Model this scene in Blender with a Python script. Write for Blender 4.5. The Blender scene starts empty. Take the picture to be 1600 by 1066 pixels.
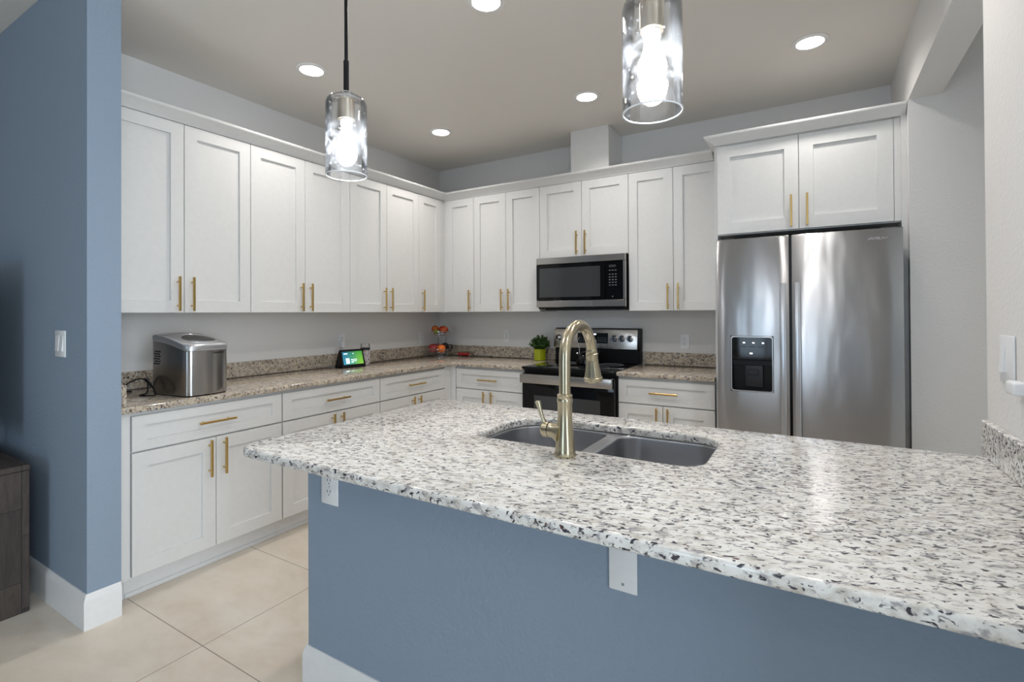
import bpy, bmesh, math, random
from mathutils import Matrix, Vector
PI = math.pi
SC = bpy.context.scene
COL = SC.collection
random.seed(7)

# ------------------------------------------------------------------ camera
cam_d = bpy.data.cameras.new('camera'); cam = bpy.data.objects.new('camera', cam_d); COL.objects.link(cam)
SC.camera = cam
_y, _p, _r = math.radians(31.205), math.radians(0.396), math.radians(-0.314)
_f0 = Vector((-math.sin(_y), math.cos(_y), 0)); _rt = Vector((math.cos(_y), math.sin(_y), 0)); _k = Vector((0, 0, 1))
_fw = _f0*math.cos(_p) + _k*math.sin(_p); _up = _k*math.cos(_p) - _f0*math.sin(_p)
_R = _rt*math.cos(_r) + _up*math.sin(_r); _U = _up*math.cos(_r) - _rt*math.sin(_r)
_m = Matrix((_R, _U, -_fw)).transposed().to_4x4(); _m.translation = Vector((3.359, -4.13, 1.34))
cam.matrix_world = _m
cam_d.sensor_width = 36; cam_d.lens = 785.89/1600*36
cam_d.shift_x = (800-796.714)/1600; cam_d.shift_y = (483.79-533)/1600
cam_d.clip_start = .02; cam_d.clip_end = 100

# ------------------------------------------------------------------ world, exposure, daylight
W = bpy.data.worlds.new('world'); SC.world = W; W.use_nodes = True
W.node_tree.nodes['Background'].inputs[0].default_value = (.62, .78, 1, 1)
W.node_tree.nodes['Background'].inputs[1].default_value = 1.0
SC.view_settings.view_transform = 'Standard'; SC.view_settings.look = 'None'
SC.view_settings.gamma = 1; SC.view_settings.use_curve_mapping = False
SC.view_settings.exposure = 0.32

def area(name, loc, target, sx, sy, power, col):
    l = bpy.data.lights.new(name, 'AREA'); l.shape = 'RECTANGLE'; l.size = sx; l.size_y = sy; l.energy = power; l.color = col
    o = bpy.data.objects.new(name, l); COL.objects.link(o); o.location = loc
    o.rotation_euler = (Vector(target)-Vector(loc)).to_track_quat('-Z', 'Y').to_euler()
    return o
SKY = (.66, .84, 1.0)
# daylight standing in the window openings of the dining room
area('window_daylight_east', (7.56, -4.9, 1.35), (0, -4.9, 1.35), 3.0, 2.1, 165, (.80, .91, 1.0))
area('window_daylight_south', (2.55, -9.14, 1.25), (2.55, 0, 1.25), 1.35, 2.3, 36, SKY)

# ------------------------------------------------------------------ materials
def srgb(r, g, b):
    f = lambda c: (c/255/12.92) if c/255 <= .04045 else ((c/255+.055)/1.055)**2.4
    return (f(r), f(g), f(b), 1)
class NT:
    def __init__(s, name):
        s.m = bpy.data.materials.new(name); s.m.use_nodes = True; s.t = s.m.node_tree; s.n = s.t.nodes; s.l = s.t.links
        s.b = s.n['Principled BSDF']; s.out = s.n['Material Output']
    def add(s, ty, **kw):
        n = s.n.new(ty)
        for k, v in kw.items(): setattr(n, k, v)
        return n
    def lk(s, a, b): s.l.new(a, b)
    def coord(s, scale=(1, 1, 1), kind='Object', rot=(0, 0, 0)):
        tc = s.add('ShaderNodeTexCoord'); mp = s.add('ShaderNodeMapping'); mp.inputs['Scale'].default_value = scale
        mp.inputs['Rotation'].default_value = rot
        s.lk(tc.outputs[kind], mp.inputs[0]); return mp.outputs[0]
    def noise(s, vec, scale, detail=3, rough=.5, dist=0):
        n = s.add('ShaderNodeTexNoise'); n.inputs['Scale'].default_value = scale; n.inputs['Detail'].default_value = detail
        n.inputs['Roughness'].default_value = rough; n.inputs['Distortion'].default_value = dist
        s.lk(vec, n.inputs['Vector']); return n.outputs['Fac']
    def ramp(s, fac, stops, interp='LINEAR'):
        r = s.add('ShaderNodeValToRGB'); r.color_ramp.interpolation = interp
        e = r.color_ramp.elements
        while len(e) < len(stops): e.new(.5)
        for el, (p, c) in zip(e, stops):
            el.position = p; el.color = c if len(c) == 4 else (*c, 1)
        s.lk(fac, r.inputs[0]); return r.outputs[0]
    def mix(s, fac, a, b, mode='MIX'):
        n = s.add('ShaderNodeMix', data_type='RGBA', blend_type=mode)
        for sock, v in ((n.inputs[0], fac), (n.inputs[6], a), (n.inputs[7], b)):
            if isinstance(v, (int, float)): sock.default_value = v
            elif isinstance(v, tuple): sock.default_value = v
            else: s.lk(v, sock)
        return n.outputs[2]
    def bump(s, h, strength=.2, dist=.01):
        n = s.add('ShaderNodeBump'); n.inputs['Strength'].default_value = strength; n.inputs['Distance'].default_value = dist
        s.lk(h, n.inputs['Height']); s.lk(n.outputs[0], s.b.inputs['Normal'])
    def base(s, v):
        if isinstance(v, tuple): s.b.inputs['Base Color'].default_value = v
        else: s.lk(v, s.b.inputs['Base Color'])
    def set(s, **kw):
        for k, v in kw.items(): s.b.inputs[k.replace('_', ' ')].default_value = v
BW = ((0, 0, 0, 1), (1, 1, 1, 1))
def plain(name, col, rough=.5, metal=0, nz=0, nscale=40, **kw):
    t = NT(name); t.set(Roughness=rough, Metallic=metal, **kw)
    v = t.coord(); n = t.noise(v, nscale, 2)
    c2 = tuple(c*.93 for c in col[:3])+(1,)
    t.base(t.mix(n, col, c2))
    if nz: t.bump(n, nz, .002)
    return t.m
def wallpaint(name, col, bump=.6):
    t = NT(name); v = t.coord(); t.set(Roughness=.72)
    n = t.noise(v, 75, 3, .5, .3); big = t.noise(v, 1.1, 1)
    t.base(t.mix(big, col, tuple(c*.95 for c in col[:3])+(1,))); t.bump(n, bump, .0035)
    return t.m
M = {}
M['wall'] = wallpaint('wall_paint_light_grey', srgb(224, 223, 222))
M['wall_blue'] = wallpaint('wall_paint_blue_grey', srgb(140, 156, 174))
M['ceiling'] = wallpaint('ceiling_paint', srgb(228, 224, 218), .15)
M['trim'] = plain('trim_white', srgb(236, 236, 236), .35)
M['cab'] = plain('cabinet_white_paint', srgb(225, 225, 224), .4)
M['plate'] = plain('plate_white_plastic', srgb(236, 238, 240), .3)
M['slot'] = plain('slot_dark', srgb(30, 30, 32), .5)
M['gold'] = plain('brushed_gold', srgb(204, 172, 108), .3, 1, .05, 300)
M['black'] = plain('black_plastic', srgb(12, 12, 14), .35, Specular_IOR_Level=.25)
M['blackglass'] = plain('black_glass', srgb(8, 8, 10), .06, Specular_IOR_Level=.3)
M['darkwin'] = plain('dark_window_glass', srgb(58, 60, 62), .12)
M['greydark'] = plain('dark_grey_metal', srgb(40, 40, 46), .45, .3)
M['greymark'] = plain('grey_marking', srgb(140, 145, 150), .5)
M['chrome'] = plain('polished_chrome', srgb(215, 215, 218), .1, 1)
M['silverplastic'] = plain('silver_plastic', srgb(190, 192, 196), .28, .75)
M['rodblack'] = plain('rod_black', srgb(16, 16, 20), .35, .4)
M['pot'] = plain('pot_lime', srgb(170, 178, 30), .18)
M['soil'] = plain('soil', srgb(50, 36, 26), .9)
M['screwmetal'] = plain('screw', srgb(150, 155, 160), .4, .8)

def steel(name, col, axis='z', rough=.24, wavy=0.0, an=.7):
    t = NT(name); t.set(Metallic=1.0, Roughness=rough)
    sc = {'z': (900, 900, 6), 'x': (6, 900, 900), 'y': (900, 6, 900)}[axis]
    v = t.coord(sc); n = t.noise(v, 1, 2)
    t.base(t.mix(n, col, tuple(c*.86 for c in col[:3])+(1,)))
    if an:
        tg = t.add('ShaderNodeTangent', direction_type='RADIAL', axis='Z'); t.lk(tg.outputs[0], t.b.inputs['Tangent'])
        t.set(Anisotropic=an, Anisotropic_Rotation=.25)
    v2 = t.coord((1, 1, .35)); w = t.noise(v2, 5.5, 2, .5)
    if wavy: t.bump(w, wavy, .05)
    else: t.bump(n, .02, .001)
    return t.m
M['steel'] = steel('brushed_steel', srgb(182, 180, 179))
M['steel_fridge'] = steel('refrigerator_steel', srgb(172, 172, 174), rough=.28, wavy=.10, an=.94)
M['steel_x'] = steel('brushed_steel_horizontal', srgb(186, 182, 178), 'x')
M['sink_steel'] = steel('sink_steel', srgb(205, 206, 210), 'x', .29, an=0)
M['nickel'] = steel('champagne_nickel', srgb(196, 186, 160), 'z', .25, an=.5)
M['socket'] = steel('socket_brushed_nickel', srgb(190, 178, 160), 'z', .3)

def granite(name, light, cream, tan, k=1.0):
    t = NT(name); t.set(Roughness=.07); t.set(Specular_IOR_Level=.55)
    tc = t.add('ShaderNodeTexCoord'); mp = t.add('ShaderNodeMapping', vector_type='TEXTURE'); t.lk(tc.outputs['Object'], mp.inputs[0])
    mp.inputs['Scale'].default_value = (2.0, 1, 1.2); mp.inputs['Rotation'].default_value = (0, 0, math.radians(18)); v = mp.outputs[0]
    big = t.noise(v, 6, 3); mid = t.noise(v, 46, 5, .65)
    base = t.ramp(mid, [(.30, tan), (.43, cream), (.55, light), (.75, light)])
    g = t.noise(v, 70, 3, .55, .5)
    c = t.mix(t.ramp(g, [(.56, BW[0]), (.65, (.85, .85, .85, 1))]), base, srgb(150, 148, 152))
    add = t.add('ShaderNodeMath', operation='MULTIPLY_ADD'); t.lk(big, add.inputs[0]); add.inputs[1].default_value = .18
    d = t.noise(v, 118, 2.5, .5, .8); t.lk(d, add.inputs[2])
    c = t.mix(t.ramp(add.outputs[0], [(.658, BW[0]), (.725, BW[1])]), c, srgb(58, 58, 68))
    r = t.noise(v, 80, 2, .5, .4)
    c = t.mix(t.ramp(r, [(.71, BW[0]), (.74, BW[1])]), c, srgb(92, 62, 56))
    t.base(c)
    return t.m
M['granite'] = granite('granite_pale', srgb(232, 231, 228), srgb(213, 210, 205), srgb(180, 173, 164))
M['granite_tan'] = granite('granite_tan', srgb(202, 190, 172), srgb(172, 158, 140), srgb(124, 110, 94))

def floor_mat():
    t = NT('floor_tile_beige'); t.set(Roughness=.33)
    tc = t.add('ShaderNodeTexCoord'); mp = t.add('ShaderNodeMapping'); t.lk(tc.outputs['Object'], mp.inputs[0])
    mp.inputs['Location'].default_value = (1.99, -1.495, 0)
    br = t.add('ShaderNodeTexBrick'); t.lk(mp.outputs[0], br.inputs['Vector'])
    br.offset = 0; br.squash = 1
    br.inputs['Scale'].default_value = 1; br.inputs['Mortar Size'].default_value = .0016; br.inputs['Mortar Smooth'].default_value = 0
    br.inputs['Brick Width'].default_value = 1.22; br.inputs['Row Height'].default_value = .61
    v = t.coord((1, 1.6, 1)); n = t.noise(v, 2.2, 5, .55, .6); n2 = t.noise(v, 9, 4, .6)
    c = t.ramp(n, [(.3, srgb(205, 192, 176)), (.5, srgb(216, 206, 192)), (.7, srgb(224, 216, 204))])
    c = t.mix(t.ramp(n2, [(.5, BW[0]), (.75, (.35, .35, .35, 1))]), c, srgb(200, 184, 165))
    t.base(t.mix(br.outputs['Fac'], c, srgb(120, 108, 96)))
    return t.m
M['floor'] = floor_mat()

def wood_planks():
    t = NT('reclaimed_dark_wood'); t.set(Roughness=.6)
    tc = t.add('ShaderNodeTexCoord'); sp = t.add('ShaderNodeSeparateXYZ'); t.lk(tc.outputs['Object'], sp.inputs[0])
    ad = t.add('ShaderNodeMath', operation='ADD'); t.lk(sp.outputs[0], ad.inputs[0]); t.lk(sp.outputs[2], ad.inputs[1])
    cb = t.add('ShaderNodeCombineXYZ'); t.lk(ad.outputs[0], cb.inputs[0]); t.lk(sp.outputs[1], cb.inputs[1])
    br = t.add('ShaderNodeTexBrick'); t.lk(cb.outputs[0], br.inputs['Vector'])
    br.inputs['Scale'].default_value = 1; br.inputs['Brick Width'].default_value = .33; br.inputs['Row Height'].default_value = .095
    br.inputs['Mortar Size'].default_value = .0015; br.offset = .37
    br.inputs['Color1'].default_value = srgb(84, 72, 64); br.inputs['Color2'].default_value = srgb(46, 40, 37); br.inputs['Mortar'].default_value = srgb(20, 18, 18)
    v = t.coord((9, 9, 1.2)); n = t.noise(v, 6, 5, .65, .4)
    c = t.mix(t.ramp(n, [(.35, (.55, .55, .55, 1)), (.65, BW[1])]), (0, 0, 0, 1), br.outputs[0], 'MIX')
    t.base(c); t.bump(n, .3, .003)
    return t.m
M['wood'] = wood_planks()

def emit(name, col, s, s2=None):
    t = NT(name); t.set(Emission_Strength=s, Roughness=.4); t.base(tuple(col)); t.b.inputs['Emission Color'].default_value = col
    return t.m
M['lamp'] = emit('downlight_lens_glow', (1, .97, .92, 1), 14)
M['bulb'] = emit('bulb_glow', (.95, .97, 1, 1), 165)
M['bulbneck'] = plain('bulb_neck_white', srgb(235, 238, 245), .35)
M['led'] = emit('led_glow', (.85, .92, 1, 1), 3)
M['led_green'] = emit('clock_glow', (.75, .8, 1, 1), 2.5)
M['ledorange'] = emit('indicator', (1, .9, .75, 1), 1.2)

def glass(name, tint, gl=.12, rough=.02, bub=0):
    m = bpy.data.materials.new(name); m.use_nodes = True; n = m.node_tree.nodes; l = m.node_tree.links
    n.remove(n['Principled BSDF']); out = n['Material Output']
    tr = n.new('ShaderNodeBsdfTransparent'); tr.inputs[0].default_value = tint
    g = n.new('ShaderNodeBsdfGlossy'); g.inputs['Roughness'].default_value = rough
    fr = n.new('ShaderNodeLayerWeight'); fr.inputs[0].default_value = .22
    ma = n.new('ShaderNodeMath'); ma.operation = 'MULTIPLY_ADD'; l.new(fr.outputs['Fresnel'], ma.inputs[0]); ma.inputs[1].default_value = .8; ma.inputs[2].default_value = gl*.3
    ma.use_clamp = True
    mx = n.new('ShaderNodeMixShader'); l.new(ma.outputs[0], mx.inputs[0]); l.new(tr.outputs[0], mx.inputs[1]); l.new(g.outputs[0], mx.inputs[2])
    last = mx
    if bub:
        tc = n.new('ShaderNodeTexCoord'); vo = n.new('ShaderNodeTexVoronoi'); vo.inputs['Scale'].default_value = 55; l.new(tc.outputs['Object'], vo.inputs['Vector'])
        no = n.new('ShaderNodeTexNoise'); no.inputs['Scale'].default_value = 26; no.inputs['Detail'].default_value = 3; l.new(tc.outputs['Object'], no.inputs['Vector'])
        bp = n.new('ShaderNodeBump'); bp.inputs['Strength'].default_value = .25; bp.inputs['Distance'].default_value = .002; l.new(no.outputs[0], bp.inputs['Height'])
        l.new(bp.outputs[0], g.inputs['Normal'])
        rp = n.new('ShaderNodeValToRGB'); rp.color_ramp.elements[0].position = .08; rp.color_ramp.elements[0].color = (.12, .12, .12, 1)
        rp.color_ramp.elements[1].position = .2; rp.color_ramp.elements[1].color = (.0, .0, .0, 1); l.new(vo.outputs['Distance'], rp.inputs[0])
        r2 = n.new('ShaderNodeValToRGB'); r2.color_ramp.elements[0].position = .4; r2.color_ramp.elements[0].color = (.0, .0, .0, 1)
        r2.color_ramp.elements[1].position = .7; r2.color_ramp.elements[1].color = (.02, .02, .02, 1); l.new(no.outputs[0], r2.inputs[0])
        mxm = n.new('ShaderNodeMath'); mxm.operation = 'MAXIMUM'; l.new(rp.outputs[0], mxm.inputs[0]); l.new(r2.outputs[0], mxm.inputs[1])
        df = n.new('ShaderNodeBsdfTranslucent'); df.inputs[0].default_value = (.9, .94, 1, 1)
        m2 = n.new('ShaderNodeMixShader'); l.new(mxm.outputs[0], m2.inputs[0]); l.new(mx.outputs[0], m2.inputs[1]); l.new(df.outputs[0], m2.inputs[2])
        last = m2
    l.new(last.outputs[0], out.inputs[0])
    return m
M['seeded'] = glass('seeded_glass', (.985, .992, 1, 1), .12, .03, 1)
_t = NT('glass_rim'); _t.base((.85, .88, .92, 1)); _t.set(Roughness=.15, Transmission_Weight=.12)
M['rimglass'] = _t.m
M['clear'] = glass('clear_glass', (.97, .98, .98, 1))

# ------------------------------------------------------------------ mesh helpers
class G:
    """collects shapes into one mesh"""
    def __init__(s, T=None): s.bm = bmesh.new(); s.T = T
    def _v(s, p): return s.bm.verts.new(s.T(*p) if s.T else p)
    def box(s, x0, x1, y0, y1, z0, z1, bev=0, seg=2):
        vs = [s._v(p) for p in [(x0, y0, z0), (x1, y0, z0), (x1, y1, z0), (x0, y1, z0), (x0, y0, z1), (x1, y0, z1), (x1, y1, z1), (x0, y1, z1)]]
        fs = [s.bm.faces.new([vs[i] for i in q]) for q in [(0, 3, 2, 1), (4, 5, 6, 7), (0, 1, 5, 4), (1, 2, 6, 5), (2, 3, 7, 6), (3, 0, 4, 7)]]
        if bev:
            es = list({e for f in fs for e in f.edges})
            bmesh.ops.bevel(s.bm, geom=es, offset=bev, segments=seg, profile=.5, affect='EDGES')
        return s
    def loft(s, rings, cap0=True, cap1=True, closed=True):
        R = [[s._v(p) for p in r] for r in rings]; n = len(R[0])
        for a, b in zip(R, R[1:]):
            for i in range(n if closed else n-1):
                s.bm.faces.new((a[i], a[(i+1) % n], b[(i+1) % n], b[i]))
        if cap0: s.bm.faces.new(R[0][::-1])
        if cap1: s.bm.faces.new(R[-1])
        return s
    def lathe(s, prof, c=(0, 0, 0), seg=32, cap=True, axis='z', flute=0, nf=12):
        rings = []
        for r, z in prof:
            ring = []
            for i in range(seg):
                a = 2*PI*i/seg; rr = r*(1+flute*math.cos(nf*a)) if flute else r
                u, v = rr*math.cos(a), rr*math.sin(a)
                p = (u, v, z) if axis == 'z' else ((z, u, v) if axis == 'x' else (u, z, v))
                ring.append((c[0]+p[0], c[1]+p[1], c[2]+p[2]))
            rings.append(ring)
        return s.loft(rings, cap, cap)
    def tube(s, pts, r, seg=12, cap=True, closed=False):
        P = [Vector(p) for p in pts]; rs = r if isinstance(r, (list, tuple)) else [r]*len(P)
        n = len(P); rings = []; up = None
        for i, p in enumerate(P):
            a = P[(i-1) % n] if (closed or i > 0) else p; b = P[(i+1) % n] if (closed or i < n-1) else p
            t = (b-a).normalized()
            if up is None:
                up = Vector((0, 0, 1)) if abs(t.z) < .9 else Vector((1, 0, 0))
            u = (up - t*up.dot(t)).normalized(); up = u; w = t.cross(u)
            rings.append([tuple(p + (u*math.cos(2*PI*k/seg)+w*math.sin(2*PI*k/seg))*rs[i]) for k in range(seg)])
        if closed: rings.append(rings[0]); return s.loft(rings, False, False)
        return s.loft(rings, cap, cap)
    def sphere(s, c, r, sc=(1, 1, 1), seg=20, rot=None):
        n = seg//2; rings = []
        R = rot or Matrix.Identity(3)
        top = None
        for j in range(1, n):
            ph = PI*j/n
            rings.append([tuple(Vector(c)+R@Vector((r*sc[0]*math.sin(ph)*math.cos(2*PI*i/seg), r*sc[1]*math.sin(ph)*math.sin(2*PI*i/seg), -r*sc[2]*math.cos(ph)))) for i in range(seg)])
        return s.loft(rings)
    def prism(s, poly, z0, z1):
        return s.loft([[(x, y, z0) for x, y in poly], [(x, y, z1) for x, y in poly]])
def smooth(me, ang=35):
    for p in me.polygons: p.use_smooth = True
    try: me.set_sharp_from_angle(angle=math.radians(ang))
    except Exception: pass
def wloc(o):
    v = Vector((0, 0, 0))
    while o: v += o.location; o = o.parent
    return v
def obj(name, g, mat, parent=None, local=False, ang=35):
    bm = g.bm
    bmesh.ops.remove_doubles(bm, verts=bm.verts, dist=1e-5)
    bmesh.ops.recalc_face_normals(bm, faces=bm.faces)
    me = bpy.data.meshes.new(name); bm.to_mesh(me); bm.free(); me.materials.append(mat)
    return link(name, me, parent, local, ang)
def link(name, me, parent=None, local=False, ang=42):
    smooth(me, ang)
    o = bpy.data.objects.new(name, me); COL.objects.link(o)
    if parent:
        if not local: me.transform(Matrix.Translation(-wloc(parent)))
        o.parent = parent
    elif not local:
        xs = [v.co for v in me.vertices]
        c = Vector(((min(v.x for v in xs)+max(v.x for v in xs))/2, (min(v.y for v in xs)+max(v.y for v in xs))/2, min(v.z for v in xs)))
        me.transform(Matrix.Translation(-c)); o.location = c
    return o
def tag(o, label, cat, group=None, kind=None):
    o['label'] = label; o['category'] = cat
    if group: o['group'] = group
    if kind: o['kind'] = kind
    return o
def thing(name, label, cat, loc, rz=0, group=None):
    o = bpy.data.objects.new(name, None); COL.objects.link(o); o.location = loc; o.rotation_euler = (0, 0, rz); o.empty_display_size = .05
    return tag(o, label, cat, group)
def struct(name, g, mat, label=None):
    o = obj(name, g, mat); o['kind'] = 'structure'
    if label: o['label'] = label
    o['category'] = name.split('_')[0]
    return o
def offset_poly(pl, d):
    """inward offset of a counter-clockwise outline (negative d = outward)"""
    n = len(pl); out = []
    for i in range(n):
        p, q, r = Vector(pl[i-1]), Vector(pl[i]), Vector(pl[(i+1) % n])
        a = (q-p).normalized(); b = (r-q).normalized(); na = Vector((-a.y, a.x)); nb = Vector((-b.y, b.x))
        m = na+nb; m = m/max(.2, m.dot(na)); out.append((q.x+m.x*d, q.y+m.y*d))
    return out
def ccw(pl):
    A = sum(pl[i-1][0]*pl[i][1]-pl[i][0]*pl[i-1][1] for i in range(len(pl)))
    return pl if A > 0 else pl[::-1]
def curve_slab(name, outlines, half, bev, z, mat, parent, res=3):
    """flat slab from an outer outline and holes, thickness 2*half, rounded edges"""
    bm = bmesh.new(); prof = []
    for k in range(res+1):
        a = PI/2*k/res; prof.append((bev*(1-math.sin(a)), -half+bev*(1-math.cos(a))))
    prof = prof + [(o, -zz) for o, zz in prof[::-1]]
    tops, bots = [], []
    for k, pl in enumerate(outlines):
        pl = ccw(pl); clean = []
        for p in pl:
            if not clean or math.dist(p, clean[-1]) > 1e-5: clean.append(p)
        pl = clean; sg = 1 if k == 0 else -1; R = []
        for o, zz in prof: R.append([bm.verts.new((x, y, z+zz)) for x, y in offset_poly(pl, o*sg)])
        n = len(pl)
        for a, b in zip(R, R[1:]):
            for i in range(n): bm.faces.new((a[i], a[(i+1) % n], b[(i+1) % n], b[i]))
        bots.append(R[0]); tops.append(R[-1])
    for grp, sgn in ((tops, 1), (bots, -1)):
        es = []
        for r in grp:
            for i in range(len(r)): es.append(bm.edges.get((r[i], r[(i+1) % len(r)])))
        bmesh.ops.triangle_fill(bm, use_beauty=True, use_dissolve=False, edges=es, normal=(0, 0, sgn))
    bmesh.ops.recalc_face_normals(bm, faces=bm.faces)
    me = bpy.data.meshes.new(name); bm.to_mesh(me); bm.free(); me.materials.append(mat)
    return link(name, me, parent, False, 30)
def text(name, body, size, mat, parent, M4, ext=.0004):
    cu = bpy.data.curves.new(name, 'FONT'); cu.body = body; cu.size = size; cu.extrude = ext; cu.align_x = 'CENTER'; cu.align_y = 'CENTER'
    t = bpy.data.objects.new('tmp', cu); COL.objects.link(t); bpy.context.view_layer.update()
    me = bpy.data.meshes.new_from_object(t.evaluated_get(bpy.context.evaluated_depsgraph_get()))
    bpy.data.objects.remove(t); bpy.data.curves.remove(cu)
    me.transform(M4); me.materials.clear(); me.materials.append(mat)
    o = bpy.data.objects.new(name, me); COL.objects.link(o); o.parent = parent
    return o
def rrect(x0, x1, y0, y1, r, n=8):
    rr = r if isinstance(r, (list, tuple)) else [r]*4
    out = []
    for (cx, cy, a0), q in zip(((x1-rr[0], y1-rr[0], 0), (x0+rr[1], y1-rr[1], 90), (x0+rr[2], y0+rr[2], 180), (x1-rr[3], y0+rr[3], 270)), rr):
        for i in range(n+1):
            a = math.radians(a0+90*i/n); out.append((cx+q*math.cos(a), cy+q*math.sin(a)))
    return out

# ------------------------------------------------------------------ room shell
H = 2.83
XR = 3.80            # kitchen side of the right wall
g = G(); g.box(-4, 8, -9.2, 0.15, -.1, 0); struct('floor', g, M['floor'], 'large beige floor tiles with thin grout lines')
g = G(); g.box(-.12, 3.93, -3.10, 0.12, H, H+.1); struct('ceiling', g, M['ceiling'], 'smooth pale kitchen ceiling with recessed lights')
g = G(); g.box(-4, 8, -9.2, -3.10, H+.055, H+.155); g.box(3.93, 8, -3.10, .12, H+.055, H+.155)
g.box(.0, 3.93, -3.115, -3.10, H, H+.06); struct('ceiling_dining', g, M['ceiling'], 'textured ceiling of the dining side')
g = G(); g.box(-.12, 0, -3.10, .12, 0, H); struct('wall_left', g, M['wall'], 'light grey kitchen wall behind the long cabinet run')
g = G(); g.box(0, 3.80, 0, .12, 0, H); struct('wall_back', g, M['wall'], 'light grey kitchen wall behind range and refrigerator')
g = G(); g.box(-4, .69, -3.225, -3.10, 0, H+.06); struct('wall_stub', g, M['wall_blue'], 'blue grey wall ending in a narrow end face left of the cabinets')
g = G()
YJ = -.70; Y2 = -2.10; YE = -3.36; ZH = 2.48
g.box(XR, XR+.14, Y2, YJ, ZH, H+.06)       # header over the opening
g.box(XR, XR+.14, YE, Y2, 0, H+.06)
struct('wall_right', g, M['wall'], 'light wall right of the peninsula with header over the opening')
g = G(); g.box(XR, 8, YJ, 0.12, 0, H+.06); g.box(5.5, 5.62, -3.2, YJ, 0, H+.06)  # second box: unseen wall added to keep east daylight off the hall
struct('wall_hall', g, M['wall'], 'textured grey wall seen through the opening beside the refrigerator, plus an unseen wall added to block daylight')
# far walls of the dining side with window openings
g = G(); g.box(-4.1, -4, -9.2, -3.1, 0, 2.95); struct('wall_west', g, M['wall'])
g = G(); g.box(7.5, 7.6, -9.2, -6.45, 0, 2.95); g.box(7.5, 7.6, -3.35, .12, 0, 2.95); g.box(7.5, 7.6, -6.45, -3.35, 0, .25); g.box(7.5, 7.6, -6.45, -3.35, 2.45, 2.95); struct('wall_east', g, M['wall'])
g = G(); g.box(-4, 1.85, -9.2, -9.1, 0, 2.95); g.box(3.25, 7.5, -9.2, -9.1, 0, 2.95); g.box(1.85, 3.25, -9.2, -9.1, 2.45, 2.95); struct('wall_front', g, M['wall_blue'])
g = G()
for x in (1.85, 2.48, 2.60, 3.18): g.box(x, x+.07, -9.08, -9.0, 0, 2.45, .004)
g.box(1.85, 3.25, -9.08, -9.0, 2.38, 2.45); g.box(1.85, 3.25, -9.08, -9.0, 0, .08)
struct('window_1', g, M['trim'])
g = G()
for y in (-6.45, -5.45, -4.42, -3.42): g.box(7.44, 7.52, y, y+.07, .25, 2.45, .004)
g.box(7.44, 7.52, -6.45, -3.35, 2.38, 2.45); g.box(7.44, 7.52, -6.45, -3.35, .25, .32)
struct('window_2', g, M['trim'])
# peninsula knee wall
PWX, PWY = 1.787, -2.95
g = G(); g.box(PWX, XR, PWY, PWY+.115, 0, .8835); struct('wall_peninsula', g, M['wall_blue'], 'blue grey half wall carrying the peninsula counter')

def baseboard(name, path, h=.148, t=.015, label=None):
    # path of points on the wall face; outward offset to the right-hand side of travel
    prof = [(0, 0), (t, 0), (t, h-.03), (t*.8, h-.018), (t*.55, h-.012), (t*.5, h-.004), (t*.3, h), (0, h)]
    P = [Vector((x, y)) for x, y in path]; rings = []
    for i, p in enumerate(P):
        n = []
        if i > 0: d = (P[i]-P[i-1]).normalized(); n.append(Vector((d.y, -d.x)))
        if i < len(P)-1: d = (P[i+1]-P[i]).normalized(); n.append(Vector((d.y, -d.x)))
        if len(n) == 2: b = (n[0]+n[1]); b = b/b.dot(n[0])
        else: b = n[0]
        rings.append([(p.x+b.x*o, p.y+b.y*o, z) for o, z in prof])
    g = G(); g.loft(rings); return struct(name, g, M['trim'], label)
baseboard('baseboard_stub', [(-3.99, -3.225), (.69, -3.225), (.69, -3.103)], label='white baseboard wrapping the end of the blue grey wall')
baseboard('baseboard_peninsula', [(PWX, PWY+.113), (PWX, PWY), (XR-.001, PWY)], label='white baseboard along the blue grey half wall')
baseboard('baseboard_hall', [(XR+.16, YJ), (7.49, YJ)])

# ------------------------------------------------------------------ cabinets
def TL(xf): return lambda lx, ly, z: (xf+ly, lx, z)              # left wall run, local x = world y
def TB(yf): return lambda lx, ly, z: (lx, yf-ly, z)              # back wall run, local x = world x
def TP(yf): return lambda lx, ly, z: (lx, yf+ly, z)              # kitchen side of the peninsula
def shaker(T, x0, x1, z0, z1, parent, name='door', sw=.068, th=.02):
    g = G(T); rec = .012
    def ring(x0, x1, z0, z1, y): return [(x0, y, z0), (x1, y, z0), (x1, y, z1), (x0, y, z1)]
    c = .0015; sx = min(sw, (x1-x0)*.3); sz = min(sw, (z1-z0)*.28)
    rings = [ring(x0, x1, z0, z1, .001), ring(x0, x1, z0, z1, th-c), ring(x0+c, x1-c, z0+c, z1-c, th),
             ring(x0+sx, x1-sx, z0+sz, z1-sz, th), ring(x0+sx+.001, x1-sx-.001, z0+sz+.001, z1-sz-.001, th-rec)]
    g.loft(rings); return obj(name, g, M['cab'], parent, ang=20)
def pull(T, x, z, parent, horiz=False, L=.192, th=.02):
    g = G(T); h = L/2; w = .0055
    if horiz:
        g.box(x-h, x+h, th+.026, th+.037, z-w, z+w, .0012, 1)
        for s in (-1, 1): g.tube([(x+s*(h-.03), th-.001, z), (x+s*(h-.03), th+.028, z)], .0045, 8)
    else:
        g.box(x-w, x+w, th+.026, th+.037, z-h, z+h, .0012, 1)
        for s in (-1, 1): g.tube([(x, th-.001, z+s*(h-.03)), (x, th+.028, z+s*(h-.03))], .0045, 8)
    return obj('handle', g, M['gold'], parent)
GP = .0016
ZB, ZT = 1.352, 2.412
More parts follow.
